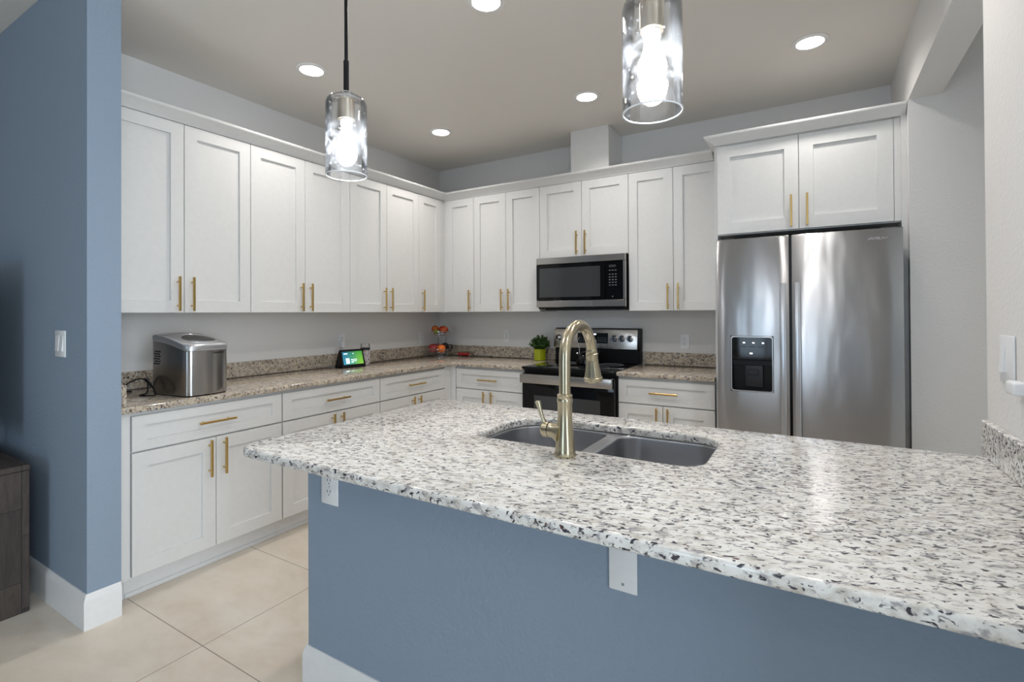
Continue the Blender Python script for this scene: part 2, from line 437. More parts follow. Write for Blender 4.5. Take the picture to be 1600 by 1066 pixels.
def upper(T, T0, a, b, label, splits=(), hs='pair', z0=ZB, z1=ZT, depth=.308, group='white upper cabinets', hz=None):
    ctr = T((a+b)/2, -depth/2, z0)
    t = thing('upper_cabinet', label, 'cabinet', ctr, 0, group)
    g = G(T); g.box(a+.0006, b-.0006, -depth, -.0005, z0-.002, ZT+.008); g.box(a+.0006, b-.0006, -.001, .0212, ZT+.003, ZT+.008); obj('cabinet_body', g, M['cab'], t)
    xs = [a]+list(splits)+[b]; hz = hz or z0+.105
    for i in range(len(xs)-1):
        d = shaker(T, xs[i]+GP, xs[i+1]-GP, z0, z1, t)
        if len(xs) == 3: hx = xs[1]-.037 if i == 0 else xs[1]+.037
        else: hx = (a+.04) if hs == 'left' else (b-.04)
        pull(T, hx, hz, d)
    return t
TU = TL(.31); UB = TB(-.31)
upper(TU, None, -3.04, -2.27, 'white two-door wall cabinet above the ice maker, next to the blue wall end', [-2.66])
upper(TU, None, -2.27, -1.479, 'white two-door wall cabinet second from the blue wall end', [-1.875])
upper(TU, None, -1.479, -.698, 'white two-door wall cabinet above the smart display, left wall', [-1.093])
upper(TU, None, -.698, -.385, 'narrow single-door white wall cabinet on the left wall beside the corner', (), 'left')
upper(UB, None, .385-.035, .669, 'narrow single-door white wall cabinet on the back wall beside the corner', (), 'right')
upper(UB, None, .669, 1.358, 'white two-door wall cabinet left of the microwave', [1.018])
upper(UB, None, 1.358, 2.132, 'short white two-door cabinet directly above the microwave', [1.743], z0=1.80, hz=1.80+.11)
upper(UB, None, 2.132, 2.803, 'white two-door wall cabinet between microwave and refrigerator', [2.47])
g = G(); g.box(.005, .322, -.3849, -.005, ZB-.002, ZT+.008); g.box(.322, .349, -.322, -.005, ZB-.002, ZT+.008)
tag(obj('corner_filler', g, M['cab']), 'white filler post in the inside corner between the wall cabinets', 'cabinet')
# crown mouldings
def sweep(name, path, prof, label):
    """path corners in plan with outward unit offsets given per point"""
    g = G(); g.loft([[(x+dx*o, y+dy*o, z) for o, z in prof] for x, y, dx, dy in path]); o = obj(name, g, M['cab']); return tag(o, label, 'crown molding', 'white crown mouldings')
CP = [(.002, ZT+.009), (.004, ZT+.014), (.05, ZT+.046), (.056, ZT+.05), (.06, ZT+.056), (.06, ZT+.064), (.056, ZT+.068), (.002, ZT+.068)]
sweep('crown_molding', [(.33, -3.099, 1, 0), (.33, -.33, 1, -1), (2.752, -.33, 0, -1)], CP, 'white crown moulding running round both walls on the wall cabinets')
sweep('crown_molding', [(2.812, -.02, -1, 0), (2.812, -.63, -1, -1), (3.797, -.63, 0, -1)], CP, 'short white crown moulding on the cabinet above the refrigerator')
# refrigerator cabinet with tall side panel
t = thing('refrigerator_cabinet', 'deep white two-door cabinet above the refrigerator', 'cabinet', (3.3, -.3, 1.83))
FB = TB(-.61)
g = G(); g.box(2.822, 3.774, -.6095, -.002, 1.835, ZT+.008); obj('cabinet_body', g, M['cab'], t)
g = G(); g.box(2.8045, 2.8215, -.612, -.002, 0.0, ZT+.008); obj('side_panel', g, M['cab'], t)
g = G(); g.box(3.7745, 3.7996, -.64, -.002, 0.0, ZT+.008); obj('side_panel', g, M['cab'], t)
d1 = shaker(FB, 2.824, 3.283-GP, 1.84, ZT-.002, t, sw=.075); pull(FB, 3.243, 1.95, d1)
d2 = shaker(FB, 3.283+GP, 3.742, 1.84, ZT-.002, t, sw=.075); pull(FB, 3.326, 1.95, d2)
g = G(FB); g.box(3.744, 3.774, 0, .018, 1.84, ZT); obj('filler_strip', g, M['cab'], t)

# base cabinets
def base_cab(T, a, b, split, label, depth=.605, end=None):
    t = thing('base_cabinet', label, 'cabinet', T((a+b)/2, -depth/2, 0), 0, 'white base cabinets')
    g = G(T); g.box(a+.0006, b-.0006, -depth, -.0005, .105, .8830); obj('cabinet_body', g, M['cab'], t)
    g = G(T); g.box(a+.0006, b-.0006, -depth, -.05, 0, .104); g.box(a+.0006, b-.0006, -.05, -.04, 0, .022, .003, 1); obj('toe_kick', g, M['trim'], t)
    d = shaker(T, a+GP+.004, b-GP, .694+.004, .864, t, 'drawer', sw=.06); pull(T, (a+b)/2, .779, d, True)
    for i, (p, q) in enumerate(((a+.004, split), (split, b))):
        dd = shaker(T, p+GP, q-GP, .115, .69, t)
        pull(T, split-.038 if i == 0 else split+.038, .587, dd)
    return t
LB = TL(.61); BB = TB(-.61)
base_cab(LB, -3.04, -2.261, -2.648, 'white base cabinet below the ice maker, beside the blue wall end')
base_cab(LB, -2.261, -1.468, -1.862, 'white base cabinet below the smart display, half hidden by the peninsula')
base_cab(LB, -1.468, -.713, -1.088, 'white base cabinet on the left wall nearest the corner')
base_cab(BB, .684, 1.370, 1.028, 'white base cabinet on the back wall left of the range')
base_cab(BB, 2.142, 2.80, 2.462, 'white base cabinet between range and refrigerator')
g = G(); g.box(.005, .628, -.7125, -.005, .105, .8830); g.box(.628, .6835, -.628, -.005, .105, .8830); g.box(.005, .56, -.7125, -.005, 0, .105); g.box(.56, .6835, -.56, -.005, 0, .105)
tag(obj('corner_filler', g, M['cab']), 'white filler post in the inside corner between the base cabinets', 'cabinet')
g = G(); g.box(.005, .622, -3.097, -3.0405, .105, .8830); g.box(.005, .565, -3.097, -3.0405, 0, .105)
tag(obj('end_filler', g, M['cab']), 'narrow white filler strip between base cabinet and blue wall end', 'cabinet')
# peninsula cabinets (kitchen side)
PB = TP(-2.215)
for a, b, lab in ((1.80, 2.30, 'white base cabinet under the free end of the peninsula'), (3.12, 3.795, 'white base cabinet under the peninsula beside the right wall')):
    t = thing('base_cabinet', lab, 'cabinet', ((a+b)/2, -2.5, 0), 0, 'white base cabinets')
    g = G(PB); g.box(a, b, -.615, -.0005, .105, .8830); obj('cabinet_body', g, M['cab'], t)
    g = G(PB); g.box(a, b, -.615, -.05, 0, .104); obj('toe_kick', g, M['trim'], t)
    d = shaker(PB, a+.004, b-.004, .698, .864, t, 'drawer', sw=.06); pull(PB, (a+b)/2, .779, d, True)
    dd = shaker(PB, a+.004, b-.004, .115, .69, t); pull(PB, a+.05, .587, dd)
t = thing('sink_cabinet', 'white sink base cabinet in the middle of the peninsula', 'cabinet', (2.71, -2.5, 0))
g = G(PB); g.box(2.302, 2.316, -.615, -.0005, .105, .878); g.box(3.104, 3.118, -.615, -.0005, .105, .878); g.box(2.316, 3.104, -.615, -.0005, .105, .12); g.box(2.316, 3.104, -.615, -.604, .12, .878); g.box(2.316, 3.104, -.016, -.0005, .69, .878); obj('cabinet_body', g, M['cab'], t)
g = G(PB); g.box(2.302, 3.118, -.615, -.05, 0, .104); obj('toe_kick', g, M['trim'], t)
d = shaker(PB, 2.306, 3.114, .698, .864, t, 'drawer_front', sw=.06)
for p, q, hx in ((2.306, 2.71, 2.67), (2.71, 3.114, 2.75)):
    dd = shaker(PB, p+GP, q-GP, .115, .69, t); pull(PB, hx, .587, dd)

# ------------------------------------------------------------------ counters
t = thing('countertop', 'speckled granite counter running round the corner from blue wall end to range', 'countertop', (.33, -1.6, .884))
out = [(.0005, -3.098), (.655, -3.098)]
r = .05
for i in range(7):
    a = math.radians(180-90*i/6); out.append((.655+r+r*math.cos(a), -.655-r+r*math.sin(a)))
out += [(1.374, -.655), (1.374, -.0005), (.0005, -.0005)]
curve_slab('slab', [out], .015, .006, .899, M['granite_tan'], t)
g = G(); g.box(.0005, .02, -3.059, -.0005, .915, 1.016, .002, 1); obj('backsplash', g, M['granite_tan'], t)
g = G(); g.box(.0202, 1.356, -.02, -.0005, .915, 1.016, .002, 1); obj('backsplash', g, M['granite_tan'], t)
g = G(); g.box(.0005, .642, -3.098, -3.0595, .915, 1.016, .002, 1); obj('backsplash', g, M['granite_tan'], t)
t = thing('countertop', 'short speckled granite counter between range and refrigerator', 'countertop', (2.47, -.33, .884))
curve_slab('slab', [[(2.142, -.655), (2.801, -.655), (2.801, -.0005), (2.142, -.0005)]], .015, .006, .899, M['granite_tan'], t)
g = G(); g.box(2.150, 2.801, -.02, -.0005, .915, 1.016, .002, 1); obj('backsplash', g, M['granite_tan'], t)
# peninsula slab with sink cut-out
t = thing('peninsula_countertop', 'large speckled granite peninsula counter with undermount sink cut-out in the foreground', 'countertop', (2.78, -2.7, .884))
outer = rrect(1.751, XR-.001, -3.200, -2.150, [.012, .06, .07, .012])
SX0, SX1, SY0, SY1 = 2.333, 3.09, -2.688, -2.305
hole = rrect(SX0, SX1, SY0, SY1, [.085, .15, .05, .07])
curve_slab('slab', [outer, hole], .015, .009, .899, M['granite'], t, 5)
g = G(); g.box(XR-.021, XR-.0008, -3.19, -2.125, .9145, 1.016, .002, 1); obj('backsplash', g, M['granite'], t)

# ------------------------------------------------------------------ sink
t = thing('kitchen_sink', 'double-bowl stainless undermount sink in the peninsula counter', 'sink', (2.71, -2.5, .68))
b1 = rrect(2.325, 2.698, -2.70, -2.295, [.07, .15, .06, .07]); b2 = rrect(2.742, 3.10, -2.70, -2.295, [.09, .07, .07, .08])
curve_slab('rim', [rrect(2.32, 3.102, -2.712, -2.283, .05), b1, b2], .0015, .0005, .8822, M['sink_steel'], t, 1)
def bowl(name, pl, cx, cy):
    g = G(); rings = []
    for s, z in ((1, .8835), (.995, .874), (.97, .73), (.955, .705), (.90, .688), (.80, .681), (.45, .679), (.12, .676)):
        rings.append([(cx+(x-cx)*s, cy+(y-cy)*s, z) for x, y in pl])
    g.loft(rings, False, False); o = obj(name, g, M['sink_steel'], t)
    m = o.modifiers.new('thickness', 'SOLIDIFY'); m.thickness = .0015; m.offset = 1
    g = G(); g.lathe([(.0, .672), (.045, .674), (.052, .6795), (.055, .681), (.05, .683), (.03, .678), (.0, .677)], (cx, cy, 0), 24, False); obj('drain', g, M['chrome'], o)
bowl('bowl', b1, 2.52, -2.5); bowl('bowl', b2, 2.92, -2.5)

# ------------------------------------------------------------------ faucet
FX, FY = 2.72, -2.762
t = thing('kitchen_faucet', 'brushed gold-nickel gooseneck pull-down faucet standing at the sink', 'faucet', (FX, FY, .914))
g = G(); g.lathe([(.0, .9142), (.033, .9142), (.034, .919), (.031, .924), (.030, .935), (.028, .96), (.0235, 1.0), (.0215, 1.03), (.0215, 1.07), (.0235, 1.076), (.0235, 1.084), (.021, 1.088), (.0225, 1.091), (.0225, 1.096), (.018, 1.099), (0, 1.099)], (FX, FY, 0), 40, False); obj('body', g, M['nickel'], t)
pts = [(FX, FY, 1.095), (FX, FY, 1.15), (FX, FY, 1.19)]
R = .0985; cz = 1.2
for i in range(1, 22):
    a = PI - (PI-.16)*i/21
    pts.append((FX, FY+.107+.107*math.cos(a), cz+.1*math.sin(a)))
g = G(); g.tube(pts, .0172, 20); obj('spout', g, M['nickel'], t)
ex, ey, ez = pts[-1]
# spray head, tilted along the end of the arc
dr = (Vector(pts[-1])-Vector(pts[-2])).normalized(); dr = Vector((0, .13, -1)).normalized()
q = Vector((0, 0, -1)).rotation_difference(dr).to_matrix()
def headpart(name, prof, mat, flute=0):
    g = G(); g.lathe([(r, -z) for r, z in prof], (0, 0, 0), 72, True, flute=flute, nf=14)
    for v in g.bm.verts: v.co = q@v.co + Vector((ex, ey, ez))
    return obj(name, g, mat, t)
headpart('hose_collar', [(.0172, -.003), (.0185, 0), (.0185, .008), (.0165, .011)], M['nickel'])
hd = headpart('spray_head', [(.016, .010), (.020, .013), (.0205, .02), (.0195, .024), (.0205, .04), (.0235, .065), (.0275, .085), (.0285, .092), (.0305, .094), (.031, .1), (.030, .106), (.027, .109)], M['nickel'], .008)
g = G(); g.tube([(FX-.012, FY, .980), (FX-.036, FY, .985), (FX-.0515, FY, .986)], [.033, .0225, .022], 24); obj('valve_hub', g, M['nickel'], t)
hn = G(); hn.tube([(FX-.053, FY, .986), (FX-.070, FY, .986), (FX-.076, FY, .986)], [.023, .023, .018], 24)
hn.tube([(FX-.065, FY, .998), (FX-.074, FY-.002, 1.02), (FX-.082, FY-.003, 1.045), (FX-.088, FY-.004, 1.066), (FX-.089, FY-.004, 1.069), (FX-.0895, FY-.004, 1.071)], [.0085, .0058, .0062, .0092, .0092, .005], 16)
obj('lever_handle', hn, M['nickel'], t)

# ------------------------------------------------------------------ refrigerator
t = thing('refrigerator', 'stainless steel side-by-side refrigerator with black ice and water dispenser', 'refrigerator', (3.303, -.42, 0))
FX0, FX1, FT, FF = 2.848, 3.757, 1.78, -.83
g = G(); g.box(FX0+.005, FX1-.005, -.76, -.03, .03, FT-.02, .004, 1); obj('cabinet_body', g, M['greydark'], t)
g = G(); g.box(FX0+.01, FX1-.01, -.77, -.70, .03, .095, .004, 1); obj('base_grille', g, M['black'], t)
def fdoor(x0, x1, hole=None):
    # gently crowned front built as a vertical-strip grid
    g = G(); n = 14; xs = [x0+(x1-x0)*i/n for i in range(n+1)]
    if hole: xs = sorted([x for x in xs if not (hole[0]-.006 < x < hole[1]+.006)]+[hole[0], hole[1]])
    def fy(x):
        u = (x-(x0+x1)/2)/((x1-x0)/2); e = max(0, (abs(u)-.93)/.07); return FF-.003*(1-u*u)+.004*e*e
    zs = [.10, .108] + ([hole[2], hole[3]] if hole else [.9]) + [FT-.008, FT]
    V = {}
    for i, x in enumerate(xs):
        for j, z in enumerate(zs):
            dy = .006 if j in (0, len(zs)-1) else 0
            V[i, j] = g.bm.verts.new((x, fy(x)+dy, z))
    for i in range(len(xs)-1):
        for j in range(len(zs)-1):
            if hole and abs(xs[i]-hole[0]) < 1e-6 and zs[j] == hole[2]: continue
            g.bm.faces.new((V[i, j], V[i+1, j], V[i+1, j+1], V[i, j+1]))
    # sides and back
    n = len(xs)-1; m = len(zs)-1
    B = {(i, j): g.bm.verts.new((xs[i], -.765, zs[j])) for i in (0, n) for j in (0, m)}
    g.bm.faces.new([V[0, j] for j in range(m+1)]+[B[0, m], B[0, 0]])
    g.bm.faces.new([V[n, j] for j in range(m+1)]+[B[n, m], B[n, 0]])
    g.bm.faces.new([V[i, 0] for i in range(n+1)]+[B[n, 0], B[0, 0]])
    g.bm.faces.new([V[i, m] for i in range(n+1)]+[B[n, m], B[0, m]])
    g.bm.faces.new([B[0, 0], B[n, 0], B[n, m], B[0, m]])
    return obj('door', g, M['steel_fridge'], t, ang=50)
DX0, DX1, DZ0, DZ1 = 2.925, 3.150, .867, 1.192
dl = fdoor(FX0, 3.234, (DX0, DX1, DZ0, DZ1)); dr_ = fdoor(3.249, FX1)
for x0, x1, d in ((3.190, 3.219, dl), (3.262, 3.291, dr_)):
    g = G(); g.box(x0, x1, FF-.036, FF-.022, .42, 1.505, .004, 2)
    g.box(x0+.004, x1-.004, FF-.024, FF+.004, .43, .47, .002, 1); g.box(x0+.004, x1-.004, FF-.024, FF+.004, 1.45, 1.49, .002, 1)
    obj('handle', g, M['silverplastic'], d)
g = G(); g.box(3.2345, 3.2485, -.80, -.766, .10, FT-.004); obj('door_gap_seal', g, M['black'], t)
g = G()
fr = rrect(DX0+.001, DX1-.001, DZ0+.001, DZ1-.001, .014, 5)
def ringxz(pl, y, s=0):
    cx = (DX0+DX1)/2; cz_ = (DZ0+DZ1)/2
    return [(cx+(x-cx)*(1-s/((DX1-DX0)/2)), y, cz_+(z-cz_)*(1-s/((DZ1-DZ0)/2))) for x, z in pl]
g.loft([ringxz(fr, FF+.02, -.003), ringxz(fr, FF-.006, -.003), ringxz(fr, FF-.009, 0), ringxz(fr, FF-.009, .003), ringxz(fr, FF-.004, .004)], False, False)
disp = obj('dispenser', g, M['silverplastic'], dl)
g = G(); zc = DZ0+.185
g.box(DX0-.004, DX1+.004, FF-.005, FF+.004, zc, DZ1+.004, .002, 1)                 # glossy control face
obj('control_panel', g, M['blackglass'], disp)
g = G(); g.box(DX0+.004, DX1-.004, FF+.012, FF+.05, zc-.032, zc, .002, 1)
g.box(DX0-.004, DX1+.004, FF+.055, FF+.06, DZ0-.004, zc); g.box(DX0-.004, DX0, FF-.002, FF+.06, DZ0-.004, zc); g.box(DX1, DX1+.004, FF-.002, FF+.06, DZ0-.004, zc)
g.box(DX0, DX1, FF-.002, FF+.06, DZ0-.004, DZ0+.004)
obj('niche', g, M['black'], disp)
g = G(); g.box(DX0+.075, DX1-.055, FF+.018, FF+.03, DZ0+.025, zc-.03, .004, 2); g.box(DX0+.092, DX1-.078, FF+.008, FF+.02, DZ0+.095, DZ0+.13, .003, 1); obj('paddle', g, M['greydark'], disp)
for k in range(3):
    g = G(); g.box(DX0+.066+.051*k, DX0+.077+.051*k, FF-.0062, FF-.0048, DZ1-.040, DZ1-.034); obj('indicator_light', g, M['led'], disp)
    g = G(); g.box(DX0+.05+.047*k, DX0+.085+.047*k, FF-.0060, FF-.0048, DZ1-.062, DZ1-.059); obj('control_mark', g, M['greydark'], disp)
g = G(); g.box(DX0+.103, DX0+.117, FF-.0062, FF-.0048, zc+.037, zc+.044); obj('indicator_light', g, M['led'], disp)
XZ = lambda x, y, z: Matrix.Translation((x, y, z))@Matrix.Rotation(PI/2, 4, 'X')
base_off = wloc(dr_)
text('logo', 'SAMSUNG', .022, M['chrome'], dr_, XZ(3.652-base_off.x, FF-.0045-base_off.y, 1.726-base_off.z), .0006)
g = G(); g.box(FX0+.02, FX0+.09, -.78, -.66, FT-.019, FT+.012, .004, 1); obj('hinge_cover', g, M['greydark'], t)
g = G(); g.box(FX1-.09, FX1-.02, -.78, -.66, FT-.019, FT+.012, .004, 1); obj('hinge_cover', g, M['greydark'], t)

# ------------------------------------------------------------------ microwave
t = thing('microwave', 'stainless over-the-range microwave with black glass door', 'microwave', (1.745, -.2, 1.375))
MX0, MX1, MZ0, MZ1, MF = 1.362, 2.128, 1.385, 1.792, -.405
g = G(); g.box(MX0+.004, MX1-.004, MF+.03, -.004, MZ0-.012, 1.796, .003, 1); obj('body', g, M['black'], t)
g = G(); g.box(MX0, MX1, MF, MF+.029, MZ0, MZ0+.056, .004, 1); obj('lower_trim', g, M['steel_x'], t)
g = G(); g.box(MX0, MX1, MF, MF+.029, MZ1-.052, MZ1+.002, .004, 1); obj('upper_trim', g, M['steel_x'], t)
g = G(); g.box(MX0+.001, MX1-.155, MF+.001, MF+.029, MZ0+.057, MZ1-.053, .002, 1); d = obj('door', g, M['blackglass'], t)
g = G(); g.box(MX0+.03, MX1-.20, MF-.0008, MF+.006, MZ0+.082, MZ1-.085, .001, 1); obj('window', g, M['darkwin'], d)
g = G(); g.box(MX1-.153, MX1-.018, MF+.001, MF+.029, MZ0+.057, MZ1-.053, .002, 1); cp = obj('control_panel', g, M['blackglass'], t)
g = G(); g.box(MX1-.0175, MX1, MF, MF+.029, MZ0+.0562, MZ1-.0522, .002, 1); obj('side_trim', g, M['steel'], t)
g = G(); g.box(MX1-.128, MX1-.072, MF-.0002, MF+.002, MZ1-.102, MZ1-.083); obj('display', g, M['darkwin'], cp)
g = G()
for r_ in range(6):
    for c_ in range(3):
        x = MX1-.128+c_*.024; z = MZ1-.128-r_*.021 - (.01 if r_ > 0 else 0)
        g = G(); g.box(x, x+.013, MF-.0002, MF+.002, z, z+.0045); obj('button', g, M['greymark'], cp)
g = G(); g.box(MX1-.103, MX1-.096, MF-.0002, MF+.002, MZ0+.075, MZ0+.082); obj('logo', g, M['greymark'], cp)
g = G(); g.box(MX0+.06, MX1-.03, MF+.05, -.03, MZ0-.026, MZ0-.0125, .003, 1); obj('vent_grille', g, M['greydark'], t)
# duct cover above
g = G(); g.box(1.652, 1.978, -.3315, -.002, ZT+.009, H-.001, .001, 1)
tag(obj('duct_cover', g, M['cab']), 'white boxed vent duct cover rising from cabinet tops to the ceiling', 'duct cover')

# ------------------------------------------------------------------ range
t = thing('range', 'black and stainless freestanding electric range below the microwave', 'stove', (1.755, -.35, 0))
RX0, RX1 = 1.3765, 2.1385
g = G(); g.box(RX0, RX1, -.64, -.025, .04, .90, .002, 1); obj('body', g, M['black'], t)
g = G(); g.box(RX0-.001, RX1+.001, -.685, -.075, .9005, .9185, .005, 2); obj('cooktop', g, M['blackglass'], t)
for bx, by, br in ((1.57, -.52, .10), (1.95, -.50, .08), (1.57, -.23, .075), (1.95, -.23, .10)):
    g = G(); g.tube([(bx+br*math.cos(2*PI*i/40), by+br*math.sin(2*PI*i/40), .9187) for i in range(40)], .0006, 5, closed=True); obj('burner_ring', g, M['greymark'], t)
g = G(); g.box(RX0+.004, RX1-.004, -.684, -.6405, .26, .868, .006, 2); d = obj('oven_door', g, M['blackglass'], t)
g = G(); g.box(RX0+.11, RX1-.11, -.6855, -.68, .46, .70, .001, 1); obj('window', g, M['darkwin'], d)
g = G(); g.box(RX0+.006, RX1-.006, -.728, -.706, .795, .866, .006, 2)
for s in (RX0+.02, RX1-.05): g.box(s, s+.03, -.708, -.683, .805, .856, .003, 1)
obj('handle', g, M['steel_x'], d)
g = G(); g.box(RX0+.004, RX1-.004, -.684, -.6405, .06, .25, .005, 2); obj('storage_drawer', g, M['steel_x'], t)
for xx in (RX0+.05, RX1-.05):
    for yy in (-.6, -.08):
        g = G(); g.lathe([(.015, 0), (.015, .04)], (xx, yy, 0), 12); obj('foot', g, M['black'], t)
def TG(x, y, z):      # backguard leans back a little
    return (x, y+(z-1.03)*.12, z)
g = G(); g.box(RX0-.002, RX1+.002, -.074, -.003, .915, 1.03, .004, 1); g.box(RX0-.004, RX1+.004, -.062, -.003, 1.03, 1.206, .006, 2); bg = obj('backguard', g, M['black'], t)
g = G(TG); g.box(RX0-.012, RX1-.018, -.088, -.0655, 1.033, 1.198, .003, 2); bp_ = obj('control_panel', g, M['steel_x'], bg)
g = G(TG); g.box(1.590, 1.868, -.0895, -.085, 1.078, 1.166, .001, 1); obj('display', g, M['blackglass'], bg)
g = G(TG); g.box(1.735, 1.762, -.0905, -.0885, 1.150, 1.160); obj('clock_digits', g, M['led_green'], bg)
g = G(TG)
for r_ in range(3):
    for x in [1.605+c_*.02 for c_ in range(4)]+[1.78+c_*.017 for c_ in range(5)]:
        g = G(TG); g.box(x, x+.007, -.0902, -.0885, 1.094+r_*.015, 1.0975+r_*.015); obj('button', g, M['greymark'], bg)
for kx in (1.405, 1.475, 1.925, 1.990, 2.060):
    g = G(); g.lathe([(.027, 0), (.027, -.006), (.0235, -.008), (.0225, -.026), (.020, -.028)], (kx, -.077, 1.122), 24, True, 'y'); k = obj('knob', g, M['chrome'], bg)
    g = G(); g.box(kx-.004, kx+.004, -.110, -.1045, 1.106, 1.139, .001, 1); obj('pointer', g, M['black'], k)

# ------------------------------------------------------------------ ice maker
IX, IY, IR = .445, -2.683, math.radians(5)
t = thing('ice_maker', 'stainless countertop ice maker with oval lid window and black cord', 'ice maker', (IX, IY, .9147), IR)
def iceplan(s=1, inset=0):
    # local +x is the front; front face bulges
    out = []
    hx, hy, r = .15-inset, .118-inset, .03
    pl = rrect(-hx, hx, -hy, hy, [.03, .012, .012, .03], 6)
    for x, y in pl:
        out.append((x, y))
    # bulge
    return [(x+(.022*(1-(y/hy)**2) if x > .08 else 0), y) for x, y in pl]
def densify(pl, n=1):
    out = []
    for i, p in enumerate(pl):
        q = pl[(i+1) % len(pl)]; L = math.dist(p, q); k = max(1, int(L/.02))
        for j in range(k): out.append((p[0]+(q[0]-p[0])*j/k, p[1]+(q[1]-p[1])*j/k))
    return out
def ibulge(pl, hy=.118, b=.022):
    return [(x+(b*(1-(y/hy)**2)*min(1, max(0, (x-.02)/.1))), y) for x, y in pl]
IP = densify(rrect(-.15, .15, -.118, .118, [.03, .012, .012, .03], 6))
def topz(x, y): # height of the lid surface above the counter
    u = max(0, min(1, (x+.15)/.32)); return .328 - .058*u**1.7 - .010*(y/.118)**2
def irings(scale, zf): return [(x*scale+ (0.004*(1-scale)), y*scale, zf(x*scale, y*scale)) for x, y in ibulge(IP)]
g = G(); g.loft([irings(.985, lambda x, y: .006), irings(.99, lambda x, y: .012), irings(.99, lambda x, y: topz(x, y)-.034), irings(.93, lambda x, y: topz(x, y)-.034)]); obj('housing', g, M['steel'], t, True, 40)
g = G(); g.loft([irings(.96, lambda x, y: 0), irings(.97, lambda x, y: .006)]); obj('base', g, M['black'], t, True)
g = G(); g.loft([irings(.99, lambda x, y: topz(x, y)-.033), irings(1.0, lambda x, y: topz(x, y)-.031), irings(1.0, lambda x, y: topz(x, y)-.008), irings(.985, lambda x, y: topz(x, y)-.002)]+[irings(s, lambda x, y: topz(x, y)) for s in (.95, .85, .7, .55, .4, .2)]); lid = obj('lid', g, M['silverplastic'], t, True, 50)
g = G(); win = []
for i in range(40):
    a = 2*PI*i/40; cx_ = .055; x = cx_+.080*math.cos(a); y = .078*math.sin(a)*(1+.22*math.cos(a))
    win.append((x, y))
def wr(f, dz): return [(.05+(x-.05)*f, y*f, topz(.05+(x-.05)*f, y*f)+dz) for x, y in win]
g.loft([wr(1.08, -.002), wr(1.07, .0022), wr(1.02, .0028), wr(.99, .0008)], False, False); obj('window_rim', g, M['silverplastic'], lid, True)
g = G(); g.loft([wr(1.0, .001), wr(.7, .0012), wr(.4, .0014), wr(.1, .0016)], False, True); obj('lid_window', g, M['darkwin'], lid, True)
g = G(); g.loft([[(-.068, y, topz(-.068, y)-.002), (-.068, y, topz(-.068, y)+.0008), (-.064, y, topz(-.064, y)+.0008), (-.064, y, topz(-.064, y)-.002)] for y in [-.113+.226*i/12 for i in range(13)]]); obj('hinge_line', g, M['greydark'], lid, True)
g = G()
for r_ in range(6):
    for c_ in range(4):
        x = -.125+c_*.014+(r_ % 2)*.007; z = .165+r_*.013
        g.lathe([(.0045, -.1172), (.0045, -.1180), (.003, -.1182)], (x, 0, z), 8, True, 'y')
obj('side_vent', g, M['black'], t, True)
text('logo', 'FRIGIDAIRE', .013, M['black'], t, Matrix.Translation((.1735, .045, .222))@Matrix.Rotation(math.radians(12), 4, 'Z')@Matrix.Rotation(PI/2, 4, 'Z')@Matrix.Rotation(PI/2, 4, 'X'), .0005)
def bez(P, n=8):
    out = []; m = len(P)
    for i in range(m-1):
        p0 = Vector(P[max(i-1, 0)]); p1 = Vector(P[i]); p2 = Vector(P[i+1]); p3 = Vector(P[min(i+2, m-1)])
        for k in range(n):
            u = k/n
            out.append(.5*((2*p1)+(-p0+p2)*u+(2*p0-5*p1+4*p2-p3)*u*u+(-p0+3*p1-3*p2+p3)*u**3))
    out.append(Vector(P[-1])); return out
g = G(); g.tube(bez([(.305, -2.814, .955), (.30, -2.84, .99), (.31, -2.85, 1.003), (.36, -2.855, .995), (.42, -2.852, .955), (.43, -2.85, .925), (.395, -2.86, .92), (.345, -2.88, .9186), (.315, -2.872, .9186), (.345, -2.852, .93), (.335, -2.846, .985), (.28, -2.86, 1.0), (.24, -2.90, .975), (.23, -2.94, .935), (.20, -2.98, .9186), (.14, -3.04, .9186), (.06, -3.04, .93), (.03, -2.98, .935), (.06, -2.90, .9186), (.14, -2.84, .9186)]), .0037, 8)
cord = obj('power_cord', g, M['black'])
tag(cord, 'looped black power cord lying behind and beside the ice maker', 'cord')

# ------------------------------------------------------------------ smart display
def screen_mat():
    t = NT('display_screen'); tc = t.add('ShaderNodeTexCoord'); sp = t.add('ShaderNodeSeparateXYZ'); t.lk(tc.outputs['Object'], sp.inputs[0])
    mr = t.add('ShaderNodeMapRange'); mr.inputs[1].default_value = -.09; mr.inputs[2].default_value = .09; t.lk(sp.outputs[1], mr.inputs[0])
    mz = t.add('ShaderNodeMapRange'); mz.inputs[1].default_value = .02; mz.inputs[2].default_value = .13; t.lk(sp.outputs[2], mz.inputs[0])
    s = t.add('ShaderNodeMath', operation='MULTIPLY_ADD'); t.lk(mr.outputs[0], s.inputs[0]); s.inputs[1].default_value = .65; t.lk(mz.outputs[0], s.inputs[2])
    s2 = t.add('ShaderNodeMath', operation='SUBTRACT'); t.lk(mr.outputs[0], s2.inputs[0]); s2.inputs[1].default_value = 0
    up = t.ramp(mr.outputs[0], [(.15, srgb(24, 110, 138)), (.5, srgb(40, 130, 95)), (.75, srgb(60, 160, 60))])
    lo = t.ramp(mr.outputs[0], [(.1, srgb(70, 160, 190)), (.5, srgb(90, 180, 130)), (.85, srgb(150, 210, 80))])
    c = t.mix(mz.outputs[0], lo, up)
    t.base((0, 0, 0, 1)); t.lk(c, t.b.inputs['Emission Color']); t.set(Emission_Strength=.8, Roughness=.1)
    return t.m
M['screen'] = screen_mat()
M['ui_white'] = emit('screen_text_glow', (.8, .95, 1, 1), 1.0)
t = thing('smart_display', 'small black smart display with blue and green lit screen on the left counter', 'smart display', (.185, -1.352, .9147), math.radians(-8))
g = G(); tilt = .30
